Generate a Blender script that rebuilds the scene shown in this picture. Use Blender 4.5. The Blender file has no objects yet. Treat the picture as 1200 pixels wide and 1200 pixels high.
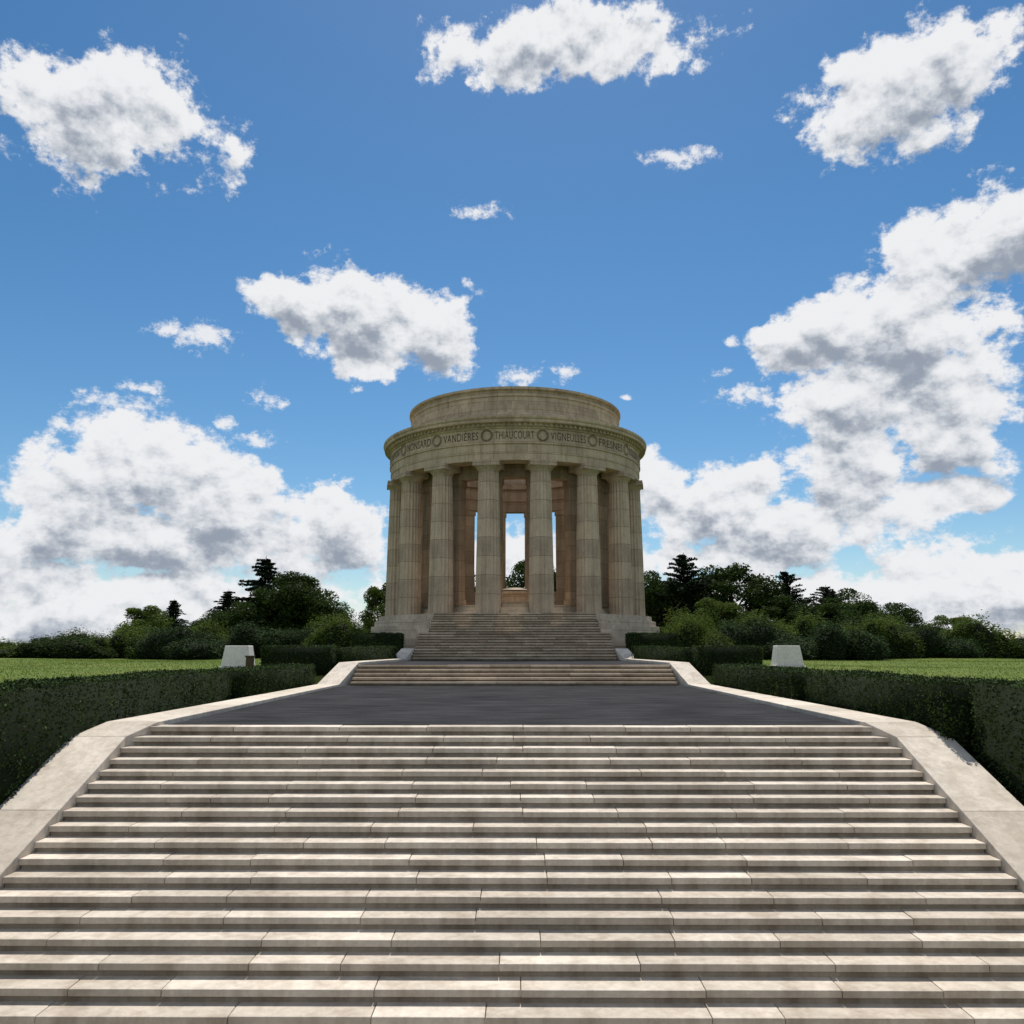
import bpy, math, random
import numpy as np
from mathutils import Vector
random.seed(7); rng=np.random.default_rng(11)
S=bpy.context.scene
R=math.radians
D=59.0          # distance of monument centre
ZC=1.5          # eye height above the asphalt terrace

# ------------------------------------------------------------------ helpers
def link(o,parent=None):
    S.collection.objects.link(o)
    if parent: o.parent=parent
    return o
def empty(name):
    e=bpy.data.objects.new(name,None); S.collection.objects.link(e); e.empty_display_size=.5; return e
class MB:
    def __init__(s): s.v=[];s.f=[];s.uv=[];s.m=[];s.sm=[]
    def add(s,vs,fs,uvs=None,mat=0,smooth=False):
        o=len(s.v); s.v+=list(vs)
        for i,f in enumerate(fs):
            s.f.append([o+k for k in f]); s.m.append(mat); s.sm.append(smooth)
            s.uv+= (list(uvs[i]) if uvs else [(vs[k][0]+vs[k][1]*.37,vs[k][2]) for k in f])
    def box(s,x0,x1,y0,y1,z0,z1,mat=0):
        v=[(x0,y0,z0),(x1,y0,z0),(x1,y1,z0),(x0,y1,z0),(x0,y0,z1),(x1,y0,z1),(x1,y1,z1),(x0,y1,z1)]
        s.add(v,[(0,3,2,1),(4,5,6,7),(0,1,5,4),(1,2,6,5),(2,3,7,6),(3,0,4,7)],mat=mat)
    def prism(s,bot,top,mat=0):
        n=len(bot); v=list(bot)+list(top)
        s.add(v,[tuple(range(n))[::-1],tuple(range(n,2*n))]+[(i,(i+1)%n,n+(i+1)%n,n+i) for i in range(n)],mat=mat)
    def lathe(s,prof,cx=0,cy=D,n=160,mat=0):
        vs=[];m=len(prof)
        for i in range(n):
            a=2*math.pi*i/n
            for r,z in prof: vs.append((cx+r*math.sin(a),cy-r*math.cos(a),z))
        fs=[];uv=[]
        rm=max(p[0] for p in prof)
        for i in range(n):
            i2=(i+1)%n
            for j in range(m):
                j2=(j+1)%m
                fs.append((i*m+j,i2*m+j,i2*m+j2,i*m+j2))
                u0=2*math.pi*i/n*rm;u1=2*math.pi*(i+1)/n*rm
                vert=abs(prof[j][1]-prof[j2][1])>1e-4
                a0=prof[j][1] if vert else prof[j][0]; a1=prof[j2][1] if vert else prof[j2][0]
                uv.append([(u0,a0),(u1,a0),(u1,a1),(u0,a1)])
        s.add(vs,fs,uv,mat,False)
    def obj(s,name,mats,parent=None,bevel=0,fixn=True):
        me=bpy.data.meshes.new(name); me.from_pydata(s.v,[],s.f)
        uvl=me.uv_layers.new(name="UVMap")
        uvl.data.foreach_set("uv",np.array(s.uv,dtype=np.float32).ravel())
        me.polygons.foreach_set("material_index",s.m)
        me.polygons.foreach_set("use_smooth",s.sm)
        for m in mats: me.materials.append(m)
        if fixn:
            import bmesh
            b=bmesh.new(); b.from_mesh(me); bmesh.ops.recalc_face_normals(b,faces=b.faces); b.to_mesh(me); b.free()
        me.update()
        o=bpy.data.objects.new(name,me); link(o,parent)
        if bevel:
            md=o.modifiers.new("bevel",'BEVEL'); md.width=bevel; md.segments=2; md.limit_method='ANGLE'; md.angle_limit=R(40)
        return o

# ------------------------------------------------------------------ materials
def newmat(name):
    m=bpy.data.materials.new(name); m.use_nodes=True
    nt=m.node_tree; b=nt.nodes['Principled BSDF']; b.inputs['Roughness'].default_value=.9
    b.inputs['Specular IOR Level'].default_value=.12
    return m,nt,b
def N(nt,t,**k):
    n=nt.nodes.new(t)
    for a,v in k.items(): setattr(n,a,v)
    return n
def ramp(nt,src,stops):
    r=N(nt,'ShaderNodeValToRGB'); e=r.color_ramp.elements
    while len(e)<len(stops): e.new(.5)
    for i,(p,c) in enumerate(stops):
        e[i].position=p; e[i].color=(c[0],c[1],c[2],1) if not isinstance(c,(int,float)) else (c,c,c,1)
    nt.links.new(src,r.inputs[0]); return r.outputs[0]
def noise(nt,vec,scale,detail=5,rough=.6,dist=0):
    n=N(nt,'ShaderNodeTexNoise'); n.inputs['Scale'].default_value=scale; n.inputs['Detail'].default_value=detail
    n.inputs['Roughness'].default_value=rough; n.inputs['Distortion'].default_value=dist
    if vec is not None: nt.links.new(vec,n.inputs['Vector'])
    return n.outputs['Fac']
def mapping(nt,vec,scale=(1,1,1),loc=(0,0,0)):
    m=N(nt,'ShaderNodeMapping'); m.inputs['Scale'].default_value=scale; m.inputs['Location'].default_value=loc
    nt.links.new(vec,m.inputs['Vector']); return m.outputs[0]
def mixc(nt,a,b,fac,mode='MIX'):
    m=N(nt,'ShaderNodeMix',data_type='RGBA',blend_type=mode)
    if isinstance(fac,(int,float)): m.inputs[0].default_value=fac
    else: nt.links.new(fac,m.inputs[0])
    for i,x in ((6,a),(7,b)):
        if isinstance(x,tuple): m.inputs[i].default_value=(x[0],x[1],x[2],1)
        else: nt.links.new(x,m.inputs[i])
    return m.outputs[2]
def bump(nt,b,h,strength=.3,dist=.02):
    n=N(nt,'ShaderNodeBump'); n.inputs['Strength'].default_value=strength; n.inputs['Distance'].default_value=dist
    nt.links.new(h,n.inputs['Height']); nt.links.new(n.outputs[0],b.inputs['Normal'])
def stone(name,base,bw=1.4,bh=.62,mortar=.012,offset=.5,var=.18,stain=.45,island=0):
    m,nt,b=newmat(name)
    tc=N(nt,'ShaderNodeTexCoord'); obj=tc.outputs['Object']; uv=tc.outputs['UV']
    n1=noise(nt,obj,.7,5,.65); n2=noise(nt,obj,9,5,.7); st=noise(nt,mapping(nt,obj,(2.2,2.2,.22)),1.2,5,.65)
    c=tuple(base); d=tuple(x*(1-var) for x in base); l=tuple(min(1,x*(1+var)) for x in base)
    col=ramp(nt,n1,[(.3,d),(.7,l)])
    col=mixc(nt,col,ramp(nt,n2,[(.25,.68),(.75,1.12)]),.7,'MULTIPLY')
    col=mixc(nt,col,ramp(nt,st,[(.36,(.52,.46,.40)),(.56,(1,1,1))]),stain,'MULTIPLY')
    if island:
        g=N(nt,'ShaderNodeNewGeometry'); col=mixc(nt,col,ramp(nt,g.outputs['Random Per Island'],[(0,(1-island,1-island*1.1,1-island*1.2)),(1,(1.1,1.1,1.1))]),1,'MULTIPLY')
    if bw:
        br=N(nt,'ShaderNodeTexBrick'); br.offset=offset
        nt.links.new(uv,br.inputs['Vector'])
        br.inputs['Scale'].default_value=1; br.inputs['Brick Width'].default_value=bw; br.inputs['Row Height'].default_value=bh
        br.inputs['Mortar Size'].default_value=mortar; br.inputs['Mortar Smooth'].default_value=.3
        br.inputs['Color1'].default_value=(.82,.80,.78,1); br.inputs['Color2'].default_value=(1.1,1.08,1.04,1); br.inputs['Mortar'].default_value=(.42,.38,.34,1)
        col=mixc(nt,col,br.outputs['Color'],.9,'MULTIPLY')
    nt.links.new(col,b.inputs['Base Color']); bump(nt,b,n2,.35,.02)
    return m
M_ent=stone('limestone_entablature',(.57,.46,.345),1.75,.62,.012,var=.12,stain=.45)
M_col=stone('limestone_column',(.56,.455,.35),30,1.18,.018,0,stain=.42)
M_pier=stone('limestone_bounce_warm',(.43,.33,.235),3,1.0,.014,0,stain=.45)  # warm stone tone with the interior's bounce light painted in
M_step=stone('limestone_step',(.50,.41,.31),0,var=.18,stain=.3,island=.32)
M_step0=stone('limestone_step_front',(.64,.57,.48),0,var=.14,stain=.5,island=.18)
M_riser=stone('limestone_riser_shade',(.26,.205,.15),0,var=.25,stain=.5)  # stone darkened: shade below each nosing painted into the riser colour
M_riser0=stone('limestone_riser_front_shade',(.42,.36,.29),0,var=.2,stain=.7)  # browner than the front treads, riser shade painted into the colour
M_pod=stone('limestone_podium',(.56,.48,.385),1.6,.5,.014,stain=.35)
M_kerb=stone('limestone_kerb',(.66,.59,.50),0,stain=.35,var=.12,island=.12)
M_block=stone('pale_stone',(.74,.70,.64),0,stain=.12,var=.06)
M_letter_shade=stone('incised_shadow',(.11,.085,.06),0,stain=.1)  # dark flat letters, painted shade of the carved cuts
M_wreath=stone('carved_stone',(.44,.355,.26),0,stain=.3)
M_attic=stone('limestone_attic',(.54,.44,.335),1.9,.6,.015,stain=.5)

def asphalt():
    m,nt,b=newmat('asphalt'); o=N(nt,'ShaderNodeTexCoord').outputs['Object']
    n1=noise(nt,o,.35,5,.6); n2=noise(nt,o,60,3,.7); n3=noise(nt,mapping(nt,o,(.6,3,1)),1.1,5,.6)
    c=ramp(nt,n1,[(.3,(.024,.024,.026)),(.7,(.040,.040,.042))])
    c=mixc(nt,c,ramp(nt,n2,[(.3,.4),(.7,1.65)]),.85,'MULTIPLY')
    c=mixc(nt,c,ramp(nt,n3,[(.35,.55),(.65,1.5)]),.85,'MULTIPLY')
    nt.links.new(c,b.inputs['Base Color']); bump(nt,b,n2,.5,.01); b.inputs['Roughness'].default_value=.95; b.inputs['Specular IOR Level'].default_value=.05; return m
M_asph=asphalt()
def ground():
    m,nt,b=newmat('lawn'); o=N(nt,'ShaderNodeTexCoord').outputs['Object']
    n1=noise(nt,o,.25,5,.6); n2=noise(nt,o,14,4,.7)
    c=ramp(nt,n1,[(.3,(.070,.11,.016)),(.55,(.105,.145,.024)),(.75,(.16,.155,.042))])
    c=mixc(nt,c,ramp(nt,n2,[(.3,.6),(.7,1.35)]),.8,'MULTIPLY')
    nt.links.new(c,b.inputs['Base Color']); bump(nt,b,n2,.5,.03); return m
M_lawn=ground()
def leaf(name,dark,light,trans=.3):
    m,nt,b=newmat(name); o=N(nt,'ShaderNodeTexCoord').outputs['Object']; g=N(nt,'ShaderNodeNewGeometry')
    n1=noise(nt,o,.9,3,.6)
    c=ramp(nt,g.outputs['Random Per Island'],[(0,dark),(1,light)])
    c=mixc(nt,c,ramp(nt,n1,[(.35,.55),(.65,1.4)]),.8,'MULTIPLY')
    nt.links.new(c,b.inputs['Base Color']); b.inputs['Roughness'].default_value=.8
    t=N(nt,'ShaderNodeBsdfTranslucent'); nt.links.new(c,t.inputs['Color'])
    mx=N(nt,'ShaderNodeMixShader'); mx.inputs[0].default_value=trans
    nt.links.new(b.outputs[0],mx.inputs[1]); nt.links.new(t.outputs[0],mx.inputs[2])
    nt.links.new(mx.outputs[0],nt.nodes['Material Output'].inputs['Surface']); return m
L_hedge=leaf('boxwood_leaves',(.011,.022,.006),(.050,.086,.017),.08)
L_oak=leaf('broadleaf_leaves',(.015,.030,.007),(.055,.092,.016))
L_lite=leaf('light_leaves',(.042,.072,.013),(.125,.175,.030),.35)
L_spr=leaf('spruce_needles',(.009,.018,.009),(.026,.046,.018),.1)
L_jun=leaf('juniper_needles',(.014,.032,.010),(.050,.088,.022),.2)
L_grass=leaf('grass_blades',(.08,.13,.018),(.17,.22,.04),.5)
M_core,nt_,b_=newmat('dark_core'); b_.inputs['Base Color'].default_value=(.010,.016,.006,1)  # near-black solid core inside hedges and shrubs
def bark():
    m,nt,b=newmat('bark'); o=N(nt,'ShaderNodeTexCoord').outputs['Object']
    c=ramp(nt,noise(nt,mapping(nt,o,(6,6,1)),3,5),[(.3,(.035,.026,.018)),(.7,(.10,.08,.06))]); nt.links.new(c,b.inputs['Base Color']); return m
M_bark=bark()
def bronze():
    m,nt,b=newmat('bronze'); b.inputs['Base Color'].default_value=(.09,.065,.04,1); b.inputs['Metallic'].default_value=.6; b.inputs['Roughness'].default_value=.5; return m
M_bronze=bronze()

# ------------------------------------------------------------------ terrain
def axis(br):
    out=[]
    for a,b,n in br: out+=list(np.linspace(a,b,n,endpoint=False))
    out.append(br[-1][1]); return out
xs=axis([(-6000,-400,10),(-400,-60,16),(-60,-8.8,26),(-8.8,-8.6,1),(-8.6,8.6,8),(8.6,8.8,1),(8.8,60,26),(60,400,16),(400,6000,10)])
ys=axis([(-6000,-300,8),(-300,-30,12),(-30,44,37),(44,45,1),(45,110,30),(110,400,20),(400,6000,10)])
def gz(x,y):
    r=math.hypot(x,y-45)
    z=.7+.06*math.sin(x*.31+y*.17)*math.sin(y*.21)*min(1,max(0,(abs(x)-9)/6))
    if r>85: z-=min(90,((r-85)/60)**1.6*12)
    if abs(x)<8.7 and y<44.5 and y>-60: z=-.75 if y>17 else max(-3.4,-.75-(17-y)*.43)
    return z
vs=[(x,y,gz(x,y)) for y in ys for x in xs]; nx=len(xs)
fs=[(j*nx+i,j*nx+i+1,(j+1)*nx+i+1,(j+1)*nx+i) for j in range(len(ys)-1) for i in range(nx-1)]
b=MB(); b.add(vs,fs); b.obj('ground',[M_lawn],fixn=False)

def tris_obj(name,V,F,mats,mi=None):
    me=bpy.data.meshes.new(name); k=F.shape[1]
    me.vertices.add(len(V)); me.vertices.foreach_set("co",V.astype(np.float32).ravel())
    me.loops.add(F.size); me.loops.foreach_set("vertex_index",F.astype(np.int32).ravel())
    me.polygons.add(len(F)); me.polygons.foreach_set("loop_start",np.arange(0,F.size,k,dtype=np.int32)); 
    me.update(calc_edges=True)
    for m in mats: me.materials.append(m)
    if mi is not None: me.polygons.foreach_set("material_index",mi)
    me.validate(); me.update()
    return me
n=90000
gx=rng.uniform(8.9,30,n)*rng.choice([-1,1],n); gy=9+44*rng.random(n)**1.3
gzv=np.array([gz(a,c) for a,c in zip(gx,gy)])
h=rng.uniform(.015,.05,n)*(1+.5*(rng.random(n)>.98)); ang=rng.uniform(0,math.pi,n); w=.016
V=np.zeros((n,3,3)); V[:,0]=np.c_[gx-w*np.cos(ang),gy-w*np.sin(ang),gzv]; V[:,1]=np.c_[gx+w*np.cos(ang),gy+w*np.sin(ang),gzv]
V[:,2]=np.c_[gx+rng.normal(0,.02,n),gy+rng.normal(0,.02,n),gzv+h]
link(bpy.data.objects.new('grass',tris_obj('grass',V.reshape(-1,3),np.arange(3*n).reshape(-1,3),[L_grass])))

# ------------------------------------------------------------------ paths & stairs
Y0,Y1,Y2=15.7,31.6,43.8
b=MB(); b.box(-6.62,6.62,Y0+.37,Y1+.4,-.4,0.004); b.obj('asphalt_path',[M_asph])
b=MB(); b.box(-6.22,6.22,Y1+4*.35+.37,Y2+.3,.3,.754); b.obj('asphalt_path',[M_asph])
def steps(name,n,y,z,hw,T=.35,RZ=.15,last=.36,parent=None,pieces=7,mats=None):
    e=parent or empty(name); b=MB()
    for i in range(n):
        y1=y+(i+1)*T+.05 if i<n-1 else y+i*T+last
        zt=z+(i+1)*RZ
        cuts=sorted([(-hw+2*hw*(k+1)/pieces)+random.uniform(-.55,.55) for k in range(pieces-1)])+[hw]; x=-hw
        for c in cuts:
            dz=random.uniform(-.004,.004); dy=random.uniform(-.006,.006)
            b.box(x+.004,c-.004,y+i*T+dy,y1,zt-.085,zt+dz,0); x=c
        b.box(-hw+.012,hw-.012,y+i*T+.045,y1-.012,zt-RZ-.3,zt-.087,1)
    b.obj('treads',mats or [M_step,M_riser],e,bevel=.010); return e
NL=20
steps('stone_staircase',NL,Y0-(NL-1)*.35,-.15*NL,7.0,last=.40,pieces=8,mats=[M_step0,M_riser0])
steps('stone_staircase',5,Y1,0,6.25,last=.40)
e=steps('stone_staircase',10,Y2,.75,5.45,T=.32,RZ=.1528,last=.5,pieces=6)
steps('x',8,Y2+3.2,.75+1.528,4.9,T=.32,RZ=.1528,last=1.6,parent=e,pieces=6)
YB=Y0-(NL-1)*.35; ZB=-.15*NL
b=MB(); b.box(-6.99,6.99,-30,YB-.0,ZB-.4,ZB); b.obj('asphalt_path',[M_asph])

def kerb(side):
    pts=[(-30,7.0,8.1,ZB+.1),(YB-.6,7.0,8.1,ZB+.1),(YB,7.0,8.1,ZB+.2),(15.2,7.0,8.0,-.12),(15.9,6.72,7.72,.08),(Y1-.3,6.6,7.45,.08),(Y1+1.6,6.25,7.05,.86),(Y2-.6,5.72,6.45,.86),(Y2+.9,5.47,6.15,1.38),(Y2+1.3,5.47,6.1,1.38)]
    b=MB()
    for p,q in zip(pts,pts[1:]):
        L=q[0]-p[0]; k=max(1,int(round(L/2.1)))
        for i in range(k):
            a=i/k; c=(i+1)/k; f=lambda t:[p[j]+(q[j]-p[j])*t for j in range(4)]
            A=f(a);B=f(c); g=.005
            ya=A[0]+g; yb=B[0]-g; lo=min(A[3],B[3])-.8
            bot=[(side*A[1],ya,lo),(side*A[2],ya,lo),(side*B[2],yb,lo),(side*B[1],yb,lo)]
            top=[(side*A[1],ya,A[3]),(side*A[2],ya,A[3]),(side*B[2],yb,B[3]),(side*B[1],yb,B[3])]
            b.prism(bot,top)
    b.obj('stone_kerb',[M_kerb],bevel=.012)
kerb(-1); kerb(1)

# ------------------------------------------------------------------ monument
mon=empty('circular_colonnade_monument')
z=lambda r:r+ZC
b=MB()
def ring(ro,ri,z0,z1,mat=0,n=160): b.lathe([(ri,z0),(ro,z0),(ro,z1),(ri,z1)],n=n,mat=mat)
ring(10.55,9.0,.3,z(.55)); ring(10.25,9.0,z(.55),z(1.30)); ring(10.0,8.8,z(1.30),z(1.66)); ring(9.72,1.0,z(1.66),z(2.0)-.003)
b.obj('podium',[M_pod],mon,bevel=.02)
b=MB(); 
for i,(ro,zz) in enumerate([(7.68,2.2),(7.5,2.4),(7.32,2.6)]):
    b.lathe([(.6,z(1.9)),(ro,z(1.9)),(ro,z(zz)),(.6,z(zz))],n=128)
b.obj('inner_floor',[M_pod],mon,bevel=.01)
b=MB()
for i in range(6):
    b.box(-.86,.86,50.2+.3*i,53.2,z(1.95),z(2.0+.13*(i+1))-.003*i)
b.obj('central_flight',[M_step],mon,bevel=.01)
b=MB()
for s in (-1,1):
    x0,x1=sorted((s*4.93,s*5.65)); b.box(x0,x1,47.02,50.1,.4,z(.98))
    x0,x1=sorted((s*4.93,s*5.45)); b.box(x0,x1,48.2,50.5,z(.98),z(1.5))
    x0,x1=sorted((s*5.48,s*8.2)); b.box(x0,x1,47.3,50.6,.3,z(.45))
b.obj('stair_cheeks',[M_pod],mon,bevel=.02)
def column_mesh():
    b=MB(); nf=20; per=6; n=nf*per; H=9.6-.55
    levels=[0,.02]+[H*k/10 for k in range(1,10)]+[H-.16,H-.1]
    prof=[]
    for k,t in enumerate(levels):
        u=t/H; r=.80-.15*(u**1.35); prof.append((r,t,1.0 if .01<t<H-.12 else .15))
    vs=[];m=len(prof)
    for r,t,fl in prof:
        for i in range(n):
            a=2*math.pi*i/n; ph=(i%per)/per; rr=r-fl*.065*math.sin(math.pi*ph)
            vs.append((rr*math.sin(a),-rr*math.cos(a),t))
    fs=[];uv=[]
    for j in range(m-1):
        for i in range(n):
            i2=(i+1)%n; fs.append((j*n+i,j*n+i2,(j+1)*n+i2,(j+1)*n+i))
            z0,z1=prof[j][1],prof[j+1][1]; uv.append([(i*.04,z0),((i+1)*.04,z0),((i+1)*.04,z1),(i*.04,z1)])
    b.add(vs,fs,uv)
    H2=H-.1
    b.lathe([(.0,H2),(.655,H2),(.665,H2+.04),(.65,H2+.06),(.70,H2+.12),(.80,H2+.24),(.83,H2+.30),(0,H2+.30)],0,0,n=48)
    b.box(-.86,.86,-.86,.86,H2+.30,9.6)
    return b
cm=column_mesh(); first=None
for k in range(16):
    a=R(11.25+22.5*k)
    if first is None:
        o=cm.obj('fluted_column',[M_col],mon); first=o.data
    else: o=link(bpy.data.objects.new('fluted_column',first),mon)
    o.location=(8.5*math.sin(a),D-8.5*math.cos(a),z(2.0)); o.rotation_euler=(0,0,a)
b=MB()
for k in range(16):
    a=R(11.25+22.5*k)
    def P(t,r,zz): return (r*math.sin(a)+t*math.cos(a), D-r*math.cos(a)+t*math.sin(a), zz)
    for (hw,r0,r1,z0,z1) in [(.60,6.62,7.38,2.58,2.95),(.54,6.68,7.32,2.95,10.4),(.60,6.62,7.38,10.4,10.85)]:
        b.prism([P(-hw,r1,z(z0)),P(hw,r1,z(z0)),P(hw,r0,z(z0)),P(-hw,r0,z(z0))],[P(-hw,r1,z(z1)),P(hw,r1,z(z1)),P(hw,r0,z(z1)),P(-hw,r0,z(z1))])
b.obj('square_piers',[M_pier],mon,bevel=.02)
b=MB(); b.lathe([(6.58,z(10.85)),(7.42,z(10.85)),(7.42,z(13.2)),(6.58,z(13.2))])
b.lathe([(6.50,z(11.7)),(6.575,z(11.7)),(6.575,z(11.9)),(6.50,z(11.9))])
b.lathe([(6.40,z(12.7)),(6.575,z(12.7)),(6.575,z(13.1)),(6.40,z(13.1))])
b.lathe([(7.425,z(12.6)),(8.0,z(12.6)),(8.0,z(12.9)),(7.425,z(12.9))])
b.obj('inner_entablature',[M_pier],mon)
b=MB(); b.lathe([(1.0,z(2.6)),(1.5,z(2.6)),(1.45,z(2.8)),(1.25,z(2.85)),(1.25,z(3.6)),(1.5,z(3.7)),(1.5,z(3.85)),(1.0,z(3.85))],n=64)
b.obj('orientation_table',[M_pier],mon)
b=MB(); b.lathe([(0,z(3.86)),(1.4,z(3.86)),(1.35,z(3.95)),(.7,z(4.15)),(0,z(4.2))],n=48); b.obj('bronze_relief_map',[M_bronze],mon)
b=MB()
for k in range(5,11):
    a0=R(11.25+22.5*k)+.085; a1=R(11.25+22.5*(k+1))-.085
    m=6; bot=[];
    for r in (6.8,7.2):
        pts=[(r*math.sin(a0+(a1-a0)*i/m),D-r*math.cos(a0+(a1-a0)*i/m)) for i in range(m+1)]
        bot+= pts if r==6.8 else pts[::-1]
    b.prism([(p[0],p[1],z(2.59)) for p in bot],[(p[0],p[1],z(4.3)) for p in bot])
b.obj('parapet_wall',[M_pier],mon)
b=MB()
RO=9.1
b.lathe([(7.95,z(11.6)),(RO,z(11.6)),(RO,z(12.05)),(RO+.035,z(12.06)),(RO+.035,z(12.62)),(RO+.11,z(12.66)),(RO+.11,z(12.78)),(RO+.02,z(12.80)),(RO+.02,z(13.62)),(RO+.10,z(13.66)),(RO+.10,z(13.74)),
 (RO+.2,z(13.76)),(RO+.2,z(13.92)),(RO+.50,z(13.96)),(RO+.50,z(14.14)),(RO+.58,z(14.22)),(RO+.60,z(14.32)),(7.0,z(14.5)),(7.0,z(13.3)),(7.95,z(13.3))],n=220)
b.obj('entablature',[M_ent],mon)
b=MB()
for k in range(176):
    a=2*math.pi*k/176
    def P(t,r,zz): return (r*math.sin(a)+t*math.cos(a), D-r*math.cos(a)+t*math.sin(a), zz)
    b.prism([P(-.09,RO+.30,z(13.78)),P(.09,RO+.30,z(13.78)),P(.09,RO+.205,z(13.78)),P(-.09,RO+.205,z(13.78))],[P(-.09,RO+.30,z(13.945)),P(.09,RO+.30,z(13.945)),P(.09,RO+.205,z(13.945)),P(-.09,RO+.205,z(13.945))])
b.obj('dentils',[M_ent],mon)
b=MB()
for k in range(128):
    a=2*math.pi*k/128
    def P(t,r,zz): return (r*math.sin(a)+t*math.cos(a), D-r*math.cos(a)+t*math.sin(a), zz)
    b.prism([P(-.17,RO+.59,z(14.31)),P(.17,RO+.59,z(14.31)),P(.17,RO+.42,z(14.31)),P(-.17,RO+.42,z(14.31))],[P(-.15,RO+.58,z(14.40)),P(.15,RO+.58,z(14.40)),P(.15,RO+.44,z(14.42)),P(-.15,RO+.44,z(14.42))])
b.obj('cornice_crest',[M_attic],mon)
b=MB()
b.lathe([(6.9,z(14.3)),(8.05,z(14.3)),(8.05,z(14.95)),(7.95,z(15.05)),(7.80,z(15.08)),(7.80,z(15.60)),(7.68,z(15.66)),(7.68,z(16.2)),(7.76,z(16.24)),(7.76,z(16.36)),(7.66,z(16.4)),(7.66,z(16.62)),(7.86,z(16.68)),(7.86,z(16.84)),(6.9,z(16.88))],n=200)
b.obj('attic_drum',[M_attic],mon)
b=MB()
for k in range(16):
    a=R(11.25+22.5*k); rr=RO+.05
    for i in range(26):
        t=2*math.pi*i/26
        for off,rad in ((0,.36),(.12,.30)):
            tt=t+off; cu=rad*math.cos(tt); cz=rad*math.sin(tt)
            s=.085
            def P(du,dz,dr): 
                aa=a+(cu+du)/rr; return ((rr+dr)*math.sin(aa),D-(rr+dr)*math.cos(aa),z(13.22)+cz+dz)
            c,sn=math.cos(tt+1.2),math.sin(tt+1.2)
            vs=[P(c*s,sn*s,-.03),P(-sn*s*.5,c*s*.5,-.03),P(-c*s,-sn*s,-.03),P(sn*s*.5,-c*s*.5,-.03),P(0,0,.07)]
            b.add(vs,[(0,1,4),(1,2,4),(2,3,4),(3,0,4)])
b.obj('wreaths',[M_wreath],mon)
names={0:'THIAUCOURT',-1:'VANDIÈRES',1:'VIGNEULLES',-2:'NONSARD',2:'FRESNES',-3:'APREMONT',3:'BOUILLONVILLE'}
for k,t in names.items():
    cu=bpy.data.curves.new('txt','FONT'); cu.body=t; cu.size=.74; cu.align_x='CENTER'; cu.space_character=1.06; cu.resolution_u=3
    to=bpy.data.objects.new('txt',cu); S.collection.objects.link(to); bpy.context.view_layer.update()
    me=bpy.data.meshes.new_from_object(to.evaluated_get(bpy.context.evaluated_depsgraph_get()))
    bpy.data.objects.remove(to)
    xsx=[v.co.x for v in me.vertices]; hwid=max(xsx)-min(xsx); sc=min(1,2.5/hwid)
    a0=R(22.5*k)
    for v in me.vertices:
        x,y=v.co.x*sc,v.co.y; aa=a0+x/(RO+.03); r=RO+.034
        v.co=(r*math.sin(aa),D-r*math.cos(aa),z(12.96)+y)
    me.materials.append(M_letter_shade); link(bpy.data.objects.new('frieze_lettering',me),mon)

# ------------------------------------------------------------------ foliage utilities
def leafquads(C,size,nrm=None,asp=.55):
    n=len(C); u=rng.normal(size=(n,3)); u/=np.linalg.norm(u,axis=1)[:,None]
    w=rng.normal(size=(n,3)) if nrm is None else nrm+rng.normal(size=(n,3))*.6
    v=np.cross(u,w); v/=np.linalg.norm(v,axis=1)[:,None]+1e-9
    s=(size*rng.uniform(.6,1.3,n))[:,None]
    Q=np.stack([C-u*s,C-v*s*asp,C+u*s,C+v*s*asp],1).reshape(-1,3)
    return Q,np.arange(4*n).reshape(-1,4)
def quadmesh(name,parts,mats):
    Vs=[];Fs=[];Ms=[];o=0
    for V,F,mi in parts:
        Vs.append(V);Fs.append(F+o);Ms.append(np.full(len(F),mi));o+=len(V)
    return tris_obj(name,np.concatenate(Vs),np.concatenate(Fs),mats,np.concatenate(Ms).astype(np.int32))
def tube(p,q,r0,r1,n=7):
    p=np.array(p,float);q=np.array(q,float); d=q-p; d/=np.linalg.norm(d)
    a=np.cross(d,[0,.3,1] if abs(d[2])<.9 else [1,0,0]); a/=np.linalg.norm(a); c=np.cross(d,a)
    t=np.linspace(0,2*math.pi,n,endpoint=False)[:,None]
    ringv=np.cos(t)*a+np.sin(t)*c
    V=np.concatenate([p+ringv*r0,q+ringv*r1]); F=np.array([(i,(i+1)%n,n+(i+1)%n,n+i) for i in range(n)])
    return V,F
def ico(c,r,sub=10):
    th=np.linspace(.05,math.pi-.05,sub); ph=np.linspace(0,2*math.pi,sub*2,endpoint=False)
    T_,P_=np.meshgrid(th,ph,indexing='ij')
    k=1+.12*np.sin(3*P_+c[0]*5)*np.sin(4*T_+c[1]*3)
    V=np.stack([c[0]+r[0]*k*np.sin(T_)*np.cos(P_),c[1]+r[1]*k*np.sin(T_)*np.sin(P_),c[2]+r[2]*k*np.cos(T_)],-1).reshape(-1,3)
    m=sub*2; F=np.array([(i*m+j,i*m+(j+1)%m,(i+1)*m+(j+1)%m,(i+1)*m+j) for i in range(sub-1) for j in range(m)])
    return V,F
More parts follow.
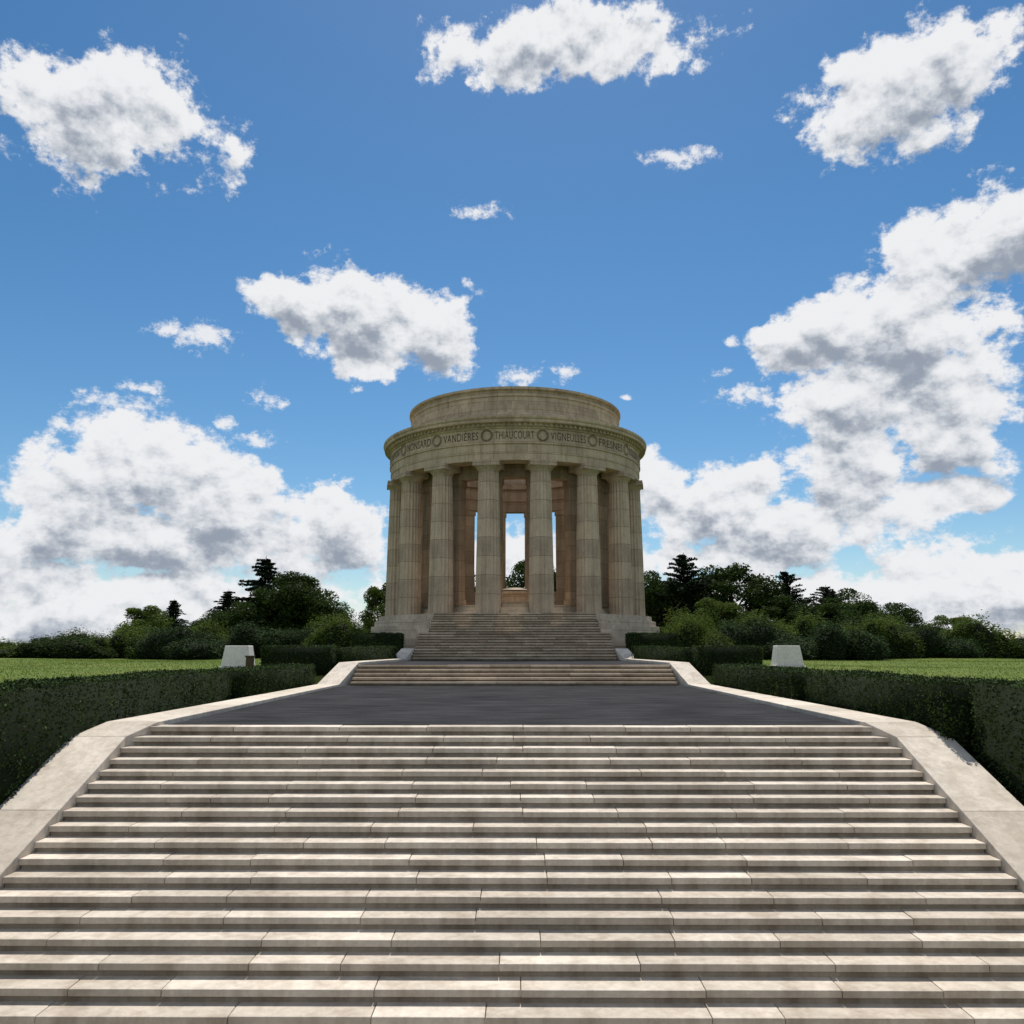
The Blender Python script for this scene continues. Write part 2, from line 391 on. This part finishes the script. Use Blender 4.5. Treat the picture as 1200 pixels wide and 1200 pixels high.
def broadleaf(name,mat,nl=46,leaves=17000,flat=1.0,lsz=.03):
    parts=[]; V,F=tube((0,0,-.03),(0.01,0,.45),.028,.016); parts.append((V,F,1))
    lobes=[]
    for i in range(nl):
        while True:
            p=rng.uniform(-1,1,3)
            if np.linalg.norm(p)<1: break
        p=p/np.linalg.norm(p)*(np.linalg.norm(p)**.5)
        c=np.array([p[0]*.34,p[1]*.34,.54+p[2]*.35*(1 if p[2]>0 else 1.05)]); r=rng.uniform(.075,.15)
        if c[2]>.75: r*=.8
        lobes.append((c,r))
        if i%3==0:
            V,F=tube((0,0,.22+.25*rng.random()),c,.011,.003,5); parts.append((V,F,1))
    per=leaves//nl
    for c,r in lobes:
        d=rng.normal(size=(per,3)); d/=np.linalg.norm(d,axis=1)[:,None]
        rad=r*rng.uniform(.35,1.15,per)**.6
        C=c+d*rad[:,None]*np.array([1.15,1.15,.8*flat])
        V,F=leafquads(C,lsz*.5,d); parts.append((V,F,0))
    return quadmesh(name,parts,[mat,M_bark])
def spruce(name,mat,R0=.24,lev=30,droop=.25,irregular=.25):
    parts=[tube((0,0,-.03),(0,0,.5),.018,.010)+(1,),tube((0,0,.5),(0,0,1.0),.010,.0015)+(1,)]
    for l in range(lev):
        h=.07+.90*(l/lev)**1.0; env=R0*(1-h)**.85+.012
        nb=int(10-4*h)+1
        for k in range(nb):
            a=rng.uniform(0,2*math.pi); L=env*rng.uniform(1-irregular*1.6,1+irregular)
            if L<.01: continue
            tip=np.array([L*math.cos(a),L*math.sin(a),h+ .03 -L*droop])
            base=np.array([0,0,h]); V,F=tube(base,tip,.004*(1-h)+.001,.0008,4); parts.append((V,F,1))
            m=int(30+L*520); t=rng.uniform(.12,1.03,m)
            side=np.array([-math.sin(a),math.cos(a),0]); wid=(.30*L*(1.1-t)+.010)
            C=base+(tip-base)*t[:,None]+side*(rng.uniform(-1,1,m)*wid)[:,None]; C[:,2]+=-.02*rng.random(m)+.012*np.sin(t*3)
            V,F=leafquads(C,.012,np.tile([0,0,1.0],(m,1)),.5); parts.append((V,F,0))
    return quadmesh(name,parts,[mat,M_bark])
def shrub(name,mat,lobes,per,lsz,spiky=0):
    parts=[]
    for c,r in lobes:
        c=np.array(c);r=np.array(r)
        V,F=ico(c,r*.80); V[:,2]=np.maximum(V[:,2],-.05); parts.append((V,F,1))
        d=rng.normal(size=(per,3)); d/=np.linalg.norm(d,axis=1)[:,None]; d[:,2]=np.abs(d[:,2])*np.where(rng.random(per)>.25,1,-.6)
        k=1+.16*np.sin(7*d[:,0]+c[0]*9)*np.sin(6*d[:,1]+3*d[:,2])+.10*np.sin(17*d[:,0]+9*d[:,2])*np.sin(15*d[:,1])
        C=c+d*r*(k*rng.uniform(.8,1.04+spiky,per))[:,None]; C=C[C[:,2]>-.02]
        V,F=leafquads(C,lsz); parts.append((V,F,0))
    return quadmesh(name,parts,[mat,M_core])
def lob(n,sx,sy,sz,r):
    out=[]
    for i in range(n):
        x=rng.uniform(-sx,sx);y=rng.uniform(-sy,sy); q=r*rng.uniform(.7,1.2); f=1-.5*(abs(x)/sx)**2
        out.append(((x,y,sz*.28*f),(q,q*.9,sz*.70*f*rng.uniform(.8,1.05))))
    return out
A=[broadleaf('b1',L_oak),broadleaf('b2',L_oak,36,16000),broadleaf('b3',L_lite,40,15000)]
SP=[spruce('s1',L_spr),spruce('s2',L_spr,.27,26,.15,.4)]
PN=[spruce('p1',L_spr,.34,24,-.15,.55),spruce('p2',L_spr,.30,22,-.3,.7)]
JU=[shrub('j1',L_jun,lob(7,.38,.25,1,.24),3200,.013,.08),shrub('j2',L_jun,lob(8,.42,.25,1,.2),3000,.013,.1)]
LS=[shrub('l1',L_lite,lob(7,.34,.25,1,.24),2600,.017,.12),shrub('l2',L_oak,lob(7,.36,.25,1,.22),2600,.017,.12),shrub('l3',L_lite,lob(11,.40,.3,1,.15),1900,.015,.2)]
def put(name,me,x,y,h,w,dz=0):
    o=link(bpy.data.objects.new(name,me)); o.location=(x,y,gz(x,y)+dz); o.scale=(w,w,h); o.rotation_euler=(0,0,random.uniform(0,6.28)); return o
def putb(name,me,x,y,h,w):
    o=put(name,me,x,y,h,w,-.03); o.rotation_euler=(0,0,random.uniform(-.35,.35)+(math.pi if random.random()>.5 else 0)); return o
# left trees
put('spruce_tree',SP[0],-33.6,80,5.4,10.5); put('spruce_tree',SP[1],-26.5,75,6.0,11); put('spruce_tree',SP[1],-23.2,75,9.1,17)
put('broadleaf_tree',A[0],-19.7,72,7.8,9.8); put('broadleaf_tree',A[2],-31.8,70,4.6,6.5); put('broadleaf_tree',A[2],-10.9,66,6.4,4.4)
put('broadleaf_tree',A[1],-23.5,70,5.0,6.5); put('broadleaf_tree',A[1],-16.4,71,5.0,6); put('broadleaf_tree',A[1],-28.5,78,4.4,6.5)
put('broadleaf_tree',A[0],-36.5,84,3.8,6); put('broadleaf_tree',A[1],-20.5,76,7.0,9)
# right trees
put('broadleaf_tree',A[1],12.6,76,8.2,7.8); put('pine_tree',PN[0],15.6,75,9.4,13.5); put('broadleaf_tree',A[0],20.2,76,9.0,10.6)
put('pine_tree',PN[1],25.0,75,7.7,12); put('pine_tree',PN[0],28.6,75,6.4,10.5); put('broadleaf_tree',A[1],31.2,78,6.6,8)
put('broadleaf_tree',A[0],23.2,72,5.6,7.6); put('broadleaf_tree',A[2],17.0,70,5.4,6.8); put('broadleaf_tree',A[1],34.5,82,5.2,7.4)
put('broadleaf_tree',A[1],27.5,73,5.4,7.6); put('broadleaf_tree',A[0],18.0,80,8.0,8.4); put('broadleaf_tree',A[2],35.0,66,3.6,5.4); put('broadleaf_tree',A[1],32.5,70,4.8,6.4)
put('broadleaf_tree',A[0],14.2,78,7.4,7.4)
# behind
put('broadleaf_tree',A[0],2.2,92,11.6,10); put('broadleaf_tree',A[1],-3.0,95,9.0,8); put('broadleaf_tree',A[0],6.6,90,12.2,8); put('broadleaf_tree',A[1],-7.0,92,11.4,8)
for x,y,h,w,m in [(-22.2,55,2.4,6.6,JU[0]),(-17.6,53,2.4,7.0,JU[1]),(-27,57,2.0,6,LS[2]),(-14.0,54,2.1,5,JU[0]),(-11.0,52,2.6,4.4,LS[0]),(-30.5,55,1.5,6,LS[1]),(-35,55,1.2,6,LS[0]),(-40,56,1.3,7,LS[2]),
    (-25,66,2.8,6,LS[0]),(-13.6,62,3.1,6,LS[2]),(-45,58,1.5,8,LS[1]),(-50,60,2.0,8,LS[0]),(-56,62,2.2,9,LS[1]),(-30,66,2.4,6,LS[2]),(-37,68,2.2,7,LS[1]),
    (10.6,50,2.6,4.4,LS[0]),(14.8,52,2.7,6.4,JU[0]),(19.0,50,2.4,6.6,JU[1]),(12.6,60,3.4,5,LS[2]),(23.0,53,2.6,5.4,LS[2]),(26.5,54,2.3,5.5,JU[0]),(30.4,55,2.7,5.8,LS[0]),(34.6,56,1.7,5,LS[1]),(30,66,3.0,6,LS[0]),(38,58,1.6,6,LS[2]),(17.5,60,3.2,6,LS[0]),(43,60,1.8,8,LS[1]),(50,62,2.2,8,LS[0]),(21.5,62,3.2,6,LS[2]),(26,64,3.4,6,LS[1])]:
    nm='juniper_shrub' if (m is JU[0] or m is JU[1]) else 'shrub'; putb(nm,m,x,y,h,w)

# ------------------------------------------------------------------ hedges
def hedge(x0,x1,y0,y1,zb,zt,skew=0,leafs=.028,dens=650,zt2=None):
    zt2=zt if zt2 is None else zt2
    parts=[]
    inn=.05
    def W(u,v,w):
        return np.stack([x0+(x1-x0)*u+skew*v, y0+(y1-y0)*v, zb+((zt+(zt2-zt)*v)-zb)*w],-1)
    cs=W(np.array([0,1,1,0,0,1,1,0.]),np.array([0,0,1,1,0,0,1,1.]),np.array([0,0,0,0,1,1,1,1.]))
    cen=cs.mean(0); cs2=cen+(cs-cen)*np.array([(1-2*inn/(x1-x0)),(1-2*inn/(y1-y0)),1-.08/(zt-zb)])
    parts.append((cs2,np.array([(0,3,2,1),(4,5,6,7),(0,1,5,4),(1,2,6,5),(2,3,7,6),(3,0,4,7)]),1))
    Lx,Ly,Lz=x1-x0,y1-y0,zt-zb
    def pts(area,fn,nr):
        n=int(area*dens); a=rng.random(n);c=rng.random(n); P=W(*fn(a,c)); nn=np.tile(np.array(nr,float),(n,1))
        lump=.025*np.sin(P[:,0]*5+P[:,2]*6)*np.sin(P[:,1]*4.3+P[:,2]*3)+.018*np.sin(P[:,0]*13+P[:,1]*11)+.02*np.sin(P[:,1]*1.3)
        P=P+nn*(lump+rng.normal(0,.022,n)-.012)[:,None]
        V,F=leafquads(P,leafs,nn); parts.append((V,F,0))
    o=np.ones_like
    pts(Lx*Ly,lambda a,c:(a,c,o(a)),(0,0,1))
    pts(Lx*Lz,lambda a,c:(a,0*a,c),(0,-1,0)); pts(Ly*Lz,lambda a,c:(0*a,a,c),(-1,0,0)); pts(Ly*Lz,lambda a,c:(o(a),a,c),(1,0,0)); pts(Lx*Lz*.5,lambda a,c:(a,o(a),c),(0,1,0))
    link(bpy.data.objects.new('hedge',quadmesh('hedge',parts,[L_hedge,M_core])))
hedge(-9.3,-7.95,8.5,23.4,-2.2,.84,0,.030,700)
hedge(-9.1,-7.6,23.7,31.2,-.2,.80,.1,.032,600)
hedge(-10.2,-7.35,33.0,34.4,.3,1.50,0,.036,480)
hedge(-8.4,-7.15,34.4,43.2,.3,1.36,1.0,.036,480,1.5)
hedge(-9.0,-6.3,45.2,46.8,.5,2.2,0,.04,400)
hedge(8.15,9.5,8.5,14.8,-2.2,.90,0,.030,700)
hedge(7.85,9.2,15.1,22.3,-.6,.84,0,.030,750)
hedge(7.6,9.1,22.6,31.2,-.2,.80,-.1,.032,600)
hedge(7.35,10.0,33.0,34.4,.3,1.50,0,.036,480)
hedge(7.15,8.4,34.4,43.2,.3,1.36,-1.0,.036,480,1.5)
hedge(6.3,9.0,45.2,46.8,.5,2.2,0,.04,400)

# ------------------------------------------------------------------ stone pedestals
def pedestal(x,y):
    e=empty('stone_pedestal'); g=gz(x,y)
    b=MB(); b.box(x-.58,x+.58,y-.42,y+.42,g-.1,g+.07); b.obj('plinth',[M_block],e,bevel=.01)
    b=MB(); w0,w1,d0,d1=.53,.43,.37,.29
    b.prism([(x-w0,y-d0,g+.07),(x+w0,y-d0,g+.07),(x+w0,y+d0,g+.07),(x-w0,y+d0,g+.07)],[(x-w1,y-d1,g+.82),(x+w1,y-d1,g+.82),(x+w1,y+d1,g+.82),(x-w1,y+d1,g+.82)])
    b.obj('tapered_block',[M_block],e,bevel=.025)
pedestal(-10.2,30.5); pedestal(10.6,32)
b=MB(); g=gz(-9.45,29.5); b.box(-9.57,-9.33,29.4,29.6,g-.05,g+.42); b.box(-9.60,-9.30,29.36,29.64,g+.42,g+.47); b.obj('garden_light_box',[M_bronze],bevel=.01)

# ------------------------------------------------------------------ camera
cam=bpy.data.cameras.new('camera'); cam.sensor_width=36; cam.lens=28.5; cam.clip_end=20000; cam.clip_start=.1
co=link(bpy.data.objects.new('camera',cam)); co.location=(.12,0,ZC); co.rotation_euler=(R(99.4),0,.0058); S.camera=co

# ------------------------------------------------------------------ sun & sky
EL=60; AZ=4
sd=Vector((math.sin(R(AZ))*math.cos(R(EL)),math.cos(R(AZ))*math.cos(R(EL)),math.sin(R(EL))))
su=bpy.data.lights.new('sun','SUN'); su.energy=4.9; su.angle=R(.5); su.color=(1,.95,.87)
so=link(bpy.data.objects.new('sun',su)); so.rotation_euler=(-sd).to_track_quat('-Z','Y').to_euler()
w=bpy.data.worlds.new('World'); S.world=w; w.use_nodes=True; nt=w.node_tree; nt.nodes.clear()
try: w.cycles.sampling_method='NONE'
except Exception: pass
out=N(nt,'ShaderNodeOutputWorld'); sky=N(nt,'ShaderNodeTexSky'); sky.sky_type='NISHITA'; sky.sun_disc=False
sky.sun_elevation=R(EL); sky.sun_rotation=R(AZ); sky.air_density=1.0; sky.dust_density=.2; sky.ozone_density=2.6; sky.altitude=300
hs=N(nt,'ShaderNodeHueSaturation'); hs.inputs['Saturation'].default_value=1.25; hs.inputs['Hue'].default_value=.494; nt.links.new(sky.outputs[0],hs.inputs['Color'])
bg=N(nt,'ShaderNodeBackground'); bg.inputs[1].default_value=.10; nt.links.new(hs.outputs[0],bg.inputs[0])
def pe(x,y,rx,ry):
    th=R(9.4); u=(x-605.5)/950; v=(600-y)/950
    d=Vector((u,math.cos(th)-v*math.sin(th),math.sin(th)+v*math.cos(th))).normalized()
    el=math.asin(d.z); return (math.degrees(math.atan2(d.x,d.y)),math.degrees(el),math.degrees(rx/950*d.y/math.cos(el)),math.degrees(ry/950*(.93)))
B=[pe(*t) for t in [(345,360,66,40),(425,362,98,58),(505,380,58,62),(440,412,62,34),
 (150,545,112,80),(255,585,120,62),(80,600,95,68),(395,620,70,50),(225,630,200,48),
 (230,695,270,30),(100,735,160,32),(320,735,190,32),
 (950,395,105,48),(1065,385,120,74),(1100,470,100,94),(1010,540,98,52),(1090,575,75,32),(990,470,85,60),
 (820,590,100,60),(925,618,145,50),(775,555,60,45),(870,650,120,28),
 (930,695,190,28),(1090,702,120,28),(1090,738,160,30),(605,690,170,90),
 (120,130,170,66),(1150,290,130,60),(660,60,200,45),(1060,110,150,62)]]
B+=[(160,35,60,22),(-150,30,50,20),(-160,62,60,14),(75,24,24,14),(-75,24,24,14),(60,3,60,4),(-60,3,60,4)]  # mostly unseen clouds added behind the camera to warm the shaded front
SM=[pe(*t) for t in [(238,397,48,28),(195,383,30,18),(312,464,30,17),(608,438,50,22),(660,431,22,12),(300,508,40,15),(262,490,30,14),(160,452,40,11),(390,572,34,18),(62,488,22,20),
 (862,466,42,20),(850,400,15,14),(900,472,34,22),(1118,640,50,20),(838,440,22,9),(418,452,16,7),(735,460,14,6),(560,250,60,14),(800,180,70,16)]]
g=nt
def M(op,a,b_=None,c=None):
    n=N(g,'ShaderNodeMath',operation=op)
    for i,x in enumerate((a,b_,c)):
        if x is None: continue
        if isinstance(x,(int,float)): n.inputs[i].default_value=x
        else: g.links.new(x,n.inputs[i])
    return n.outputs[0]
def VM(op,a,b_):
    n=N(g,'ShaderNodeVectorMath',operation=op)
    for i,x in enumerate((a,b_)):
        if isinstance(x,tuple): n.inputs[i].default_value=x
        else: g.links.new(x,n.inputs[i])
    return n.outputs[0]
tc=N(nt,'ShaderNodeTexCoord')
sp=N(g,'ShaderNodeSeparateXYZ'); g.links.new(tc.outputs['Generated'],sp.inputs[0])
az=M('ARCTAN2',sp.outputs[0],sp.outputs[1]); el=M('ARCSINE',sp.outputs[2])
cb=N(g,'ShaderNodeCombineXYZ'); g.links.new(az,cb.inputs[0]); g.links.new(el,cb.inputs[1]); P0=cb.outputs[0]
wn=N(g,'ShaderNodeTexNoise'); wn.inputs['Scale'].default_value=9; wn.inputs['Detail'].default_value=3; g.links.new(P0,wn.inputs['Vector'])
wc=VM('SUBTRACT',wn.outputs['Color'],(.5,.5,.5))
wa=VM('ADD',P0,VM('MULTIPLY',wc,(.11,.08,0))); ws=VM('ADD',P0,VM('MULTIPLY',wc,(.05,.04,0)))
def field(blobs,op,sh=0.0,vec=None):
    acc=None
    for a,e_,ra,re in blobs:
        e2=e_-sh*re
        n=N(g,'ShaderNodeVectorMath',operation='MULTIPLY_ADD'); g.links.new(vec or wa,n.inputs[0]); n.inputs[1].default_value=(1/R(ra),1/R(re),0); n.inputs[2].default_value=(-a/ra,-e2/re,0)
        l=N(g,'ShaderNodeVectorMath',operation='LENGTH'); g.links.new(n.outputs[0],l.inputs[0]); v=l.outputs['Value']
        if acc is None: acc=v
        else:
            n=N(g,'ShaderNodeMath',operation=op); g.links.new(acc,n.inputs[0]); g.links.new(v,n.inputs[1]); n.inputs[2].default_value=.25; acc=n.outputs[0]
    return acc
base=M('MAXIMUM',M('SUBTRACT',1.0,field(B,'SMOOTH_MIN')),-1.1)
bsm=M('MAXIMUM',M('SUBTRACT',.72,field(SM,'MINIMUM',0,ws)),-1.5)
big=[t for t in B if t[3]>2.2]
low=M('MAXIMUM',M('SUBTRACT',1.0,field(big,'SMOOTH_MIN',.55)),-.6)
def NZ(vec,scale,det,rough):
    n=N(g,'ShaderNodeTexNoise'); n.inputs['Scale'].default_value=scale; n.inputs['Detail'].default_value=det; n.inputs['Roughness'].default_value=rough; g.links.new(vec,n.inputs['Vector']); return n.outputs['Fac']
Pn=VM('MULTIPLY',P0,(1,1.3,1))
n1=NZ(Pn,12,8,.62); n2=NZ(VM('ADD',Pn,(.004,.018,0)),12,5,.6); n3=NZ(VM('ADD',Pn,(3,7,0)),40,5,.7)
den=M('MULTIPLY_ADD',M('SUBTRACT',n1,.5),2.3,base)
den=M('MULTIPLY_ADD',M('SUBTRACT',n3,.5),.75,den)
dsm=M('MULTIPLY_ADD',M('SUBTRACT',n3,.5),3.2,bsm)
def mr(src,a,b_,c,d_):
    n=N(nt,'ShaderNodeMapRange'); n.interpolation_type='SMOOTHSTEP'; nt.links.new(src,n.inputs[0])
    for i,x in enumerate((a,b_,c,d_)): n.inputs[i+1].default_value=x
    return n.outputs[0]
alpha=M('MAXIMUM',mr(den,.0,.30,0,1),mr(dsm,.0,.75,0,.92))
# sunlit tops and greyer undersides: occlusion from the cloud mass lying toward the zenith
occ=M('ADD',M('MULTIPLY_ADD',M('SUBTRACT',n2,.5),2.0,M('MULTIPLY',low,1.2)),M('MULTIPLY',M('SUBTRACT',n2,n1),3.2))
occ=M('MULTIPLY_ADD',M('SUBTRACT',n3,.5),.5,occ)
shade=mr(occ,.05,1.5,0,1)
col=N(nt,'ShaderNodeValToRGB'); nt.links.new(shade,col.inputs[0]); e=col.color_ramp.elements
e[0].position=0; e[0].color=(.86,.865,.885,1); e[1].position=1; e[1].color=(.30,.345,.42,1); x=e.new(.45); x.color=(.64,.67,.715,1)
bgc=N(nt,'ShaderNodeBackground'); nt.links.new(col.outputs[0],bgc.inputs[0]); bgc.inputs[1].default_value=1
mx=N(nt,'ShaderNodeMixShader'); nt.links.new(alpha,mx.inputs[0]); nt.links.new(bg.outputs[0],mx.inputs[1]); nt.links.new(bgc.outputs[0],mx.inputs[2]); nt.links.new(mx.outputs[0],out.inputs[0])
S.view_settings.view_transform='Standard'; S.view_settings.look='None'; S.view_settings.exposure=0
